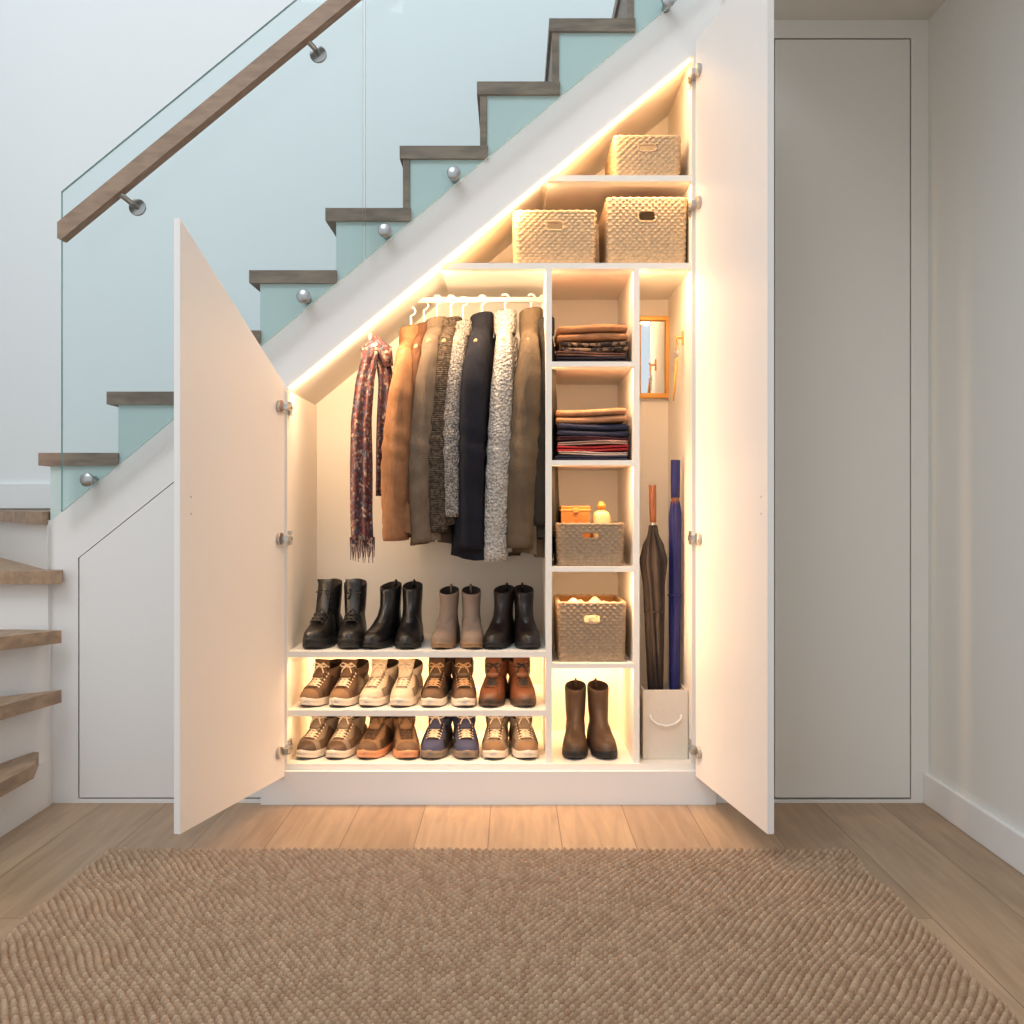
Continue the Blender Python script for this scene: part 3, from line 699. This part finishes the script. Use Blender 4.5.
def umbrella(name,pb,pt,prof,mt,handle,lobes=8,dep=.05,hm='hwood'):
    b=MB(); pb,pt=Vector(pb),Vector(pt); L=(pt-pb).length; rot=(pt-pb).to_track_quat('Z','Y').to_matrix().to_4x4()
    b.M=Matrix.Translation(pb)@rot
    rings=[]
    zs=np.linspace(prof[0][0],prof[-1][0],60)
    for z in zs:
        r=float(np.interp(z,[p[0] for p in prof],[p[1] for p in prof]))
        rings.append([(r*(1-dep+dep*abs(math.sin(lobes/2*(a)+z*5))*2)*math.cos(a),r*(1-dep+dep*abs(math.sin(lobes/2*a+z*5))*2)*math.sin(a),(z+(.012*math.sin(lobes*a) if z>prof[-3][0] and z<prof[-1][0] else 0))*L) for a in np.linspace(0,2*math.pi,49)[:-1]])
    b.loft(rings,mt)
    b.tube([(0,0,0),(0,0,prof[0][0]*L+.01)],.004,'steel',8)
    for z0,z1,r0,r1,m_ in handle: b.tube([(0,0,z0*L),(0,0,(z0+z1)/2*L),(0,0,z1*L)],[r0,(r0+r1)/2*1.05,r1],m_,14)
    zz=prof[-1][0]*.62
    rr=float(np.interp(zz,[p[0] for p in prof],[p[1] for p in prof]))*1.12
    b.tube([(rr*math.cos(a),rr*math.sin(a),zz*L) for a in np.linspace(0,2*math.pi,25)],.003,mt,6)
    return b.build(name)
ya,yb_=.13,.15
umbrella('umbrella',(X(655,ya)+.004,ya,z0+.008),(X(652,ya),ya-.01,Z(485,ya)),[(.03,.007),(.2,.018),(.45,.023),(.62,.028),(.72,.035),(.76,.028),(.80,.014),(.85,.009)],'umb',[(.82,.88,.007,.007,'steel'),(.86,1.0,.0095,.011,'hwood')],dep=.25)
umbrella('umbrella',(X(674,yb_),yb_,z0+.008),(X(675.5,yb_),yb_,Z(460,yb_)),[(.03,.009),(.1,.014),(.5,.0165),(.8,.0185),(.84,.014),(.86,.010)],'umbb',[(.84,.88,.011,.012,'hwood'),(.87,1.0,.013,.014,'umbb')],dep=.08)

# ---------------------------------------------------------------- lights
def area(name,loc,rot,sx,sy,e,col):
    l=bpy.data.lights.new(name,'AREA'); l.shape='RECTANGLE'; l.size=sx; l.size_y=sy; l.energy=e; l.color=col
    o=bpy.data.objects.new(name,l); o.location=loc; o.rotation_euler=rot; sc.collection.objects.link(o); return o
warm=(1,.68,.40); warm2=(1,.59,.29)
sl=math.atan(.82)
def slope_light(p0,p1,e,tilt=45,col=warm):
    c=(p0+p1)/2; L=(p1-p0)/350/math.cos(sl)
    o=area('led_light',(0,0,0),(0,0,0),L,.012,e,col)
    o.matrix_world=Matrix.Translation((X(c),.03,Z(L2(c)+5)))@Matrix.Rotation(-sl,4,'Y')@Matrix.Rotation(math.radians(tilt),4,'X')
slope_light(292,440,4.0); slope_light(560,685,1.2,60,warm2); slope_light(455,545,1.3,60,warm2)
down=math.radians(15)
def shelf_light(px0,px1,py,e,y=.03,col=warm2,tilt=down):
    area('led_light',((X(px0)+X(px1))/2,y,Z(py)),(tilt,0,0),X(px1)-X(px0),.008,e,col)
shelf_light(450,543,269.5,2.6,col=warm); shelf_light(556,631,269.5,1.1); shelf_light(643,689,269.5,1.5); shelf_light(566,689,181.5,1.1)
for y in(367,466): shelf_light(556,631,y,1.1)
shelf_light(556,631,573,1.2)
shelf_light(556,631,670,.5); shelf_light(556,631,670,1.0,.40,tilt=0)
shelf_light(292,542,659,1.3); shelf_light(292,542,718,1.1)
shelf_light(292,542,659,1.9,.38,tilt=0); shelf_light(292,542,718,1.7,.38,tilt=0)
area('led_light',(X(642),.05,Z(560)),(0,math.radians(-90),0),.6,.012,1.1,warm2)
area('led_light',(X(289),.05,Z(520)),(0,math.radians(-90),0),.6,.012,1.2,warm)

o=area('stair_wall_fill_light',(0,0,0),(0,0,0),2.5,2.5,90,(.90,.96,1))  # added fill lamp out of view, brightens the stair wall
o.matrix_world=Matrix.Translation((-1.8,-3.9,5.4))@(Vector((-.5,.9,1.7))-Vector((-1.8,-3.9,5.4))).to_track_quat('-Z','Y').to_matrix().to_4x4()
w=bpy.data.worlds.new('World'); sc.world=w; w.use_nodes=True
bg=w.node_tree.nodes['Background']; bg.inputs[0].default_value=(.93,.97,1.0,1); bg.inputs[1].default_value=.98

cd=bpy.data.cameras.new('camera'); cd.lens=F/1024*36; cd.sensor_width=36; cd.shift_y=-(512-HY)/1024
co_=bpy.data.objects.new('camera',cd); co_.location=(0,-D,CZ); co_.rotation_euler=(math.pi/2,0,0); sc.collection.objects.link(co_); sc.camera=co_
cd.clip_start=.01
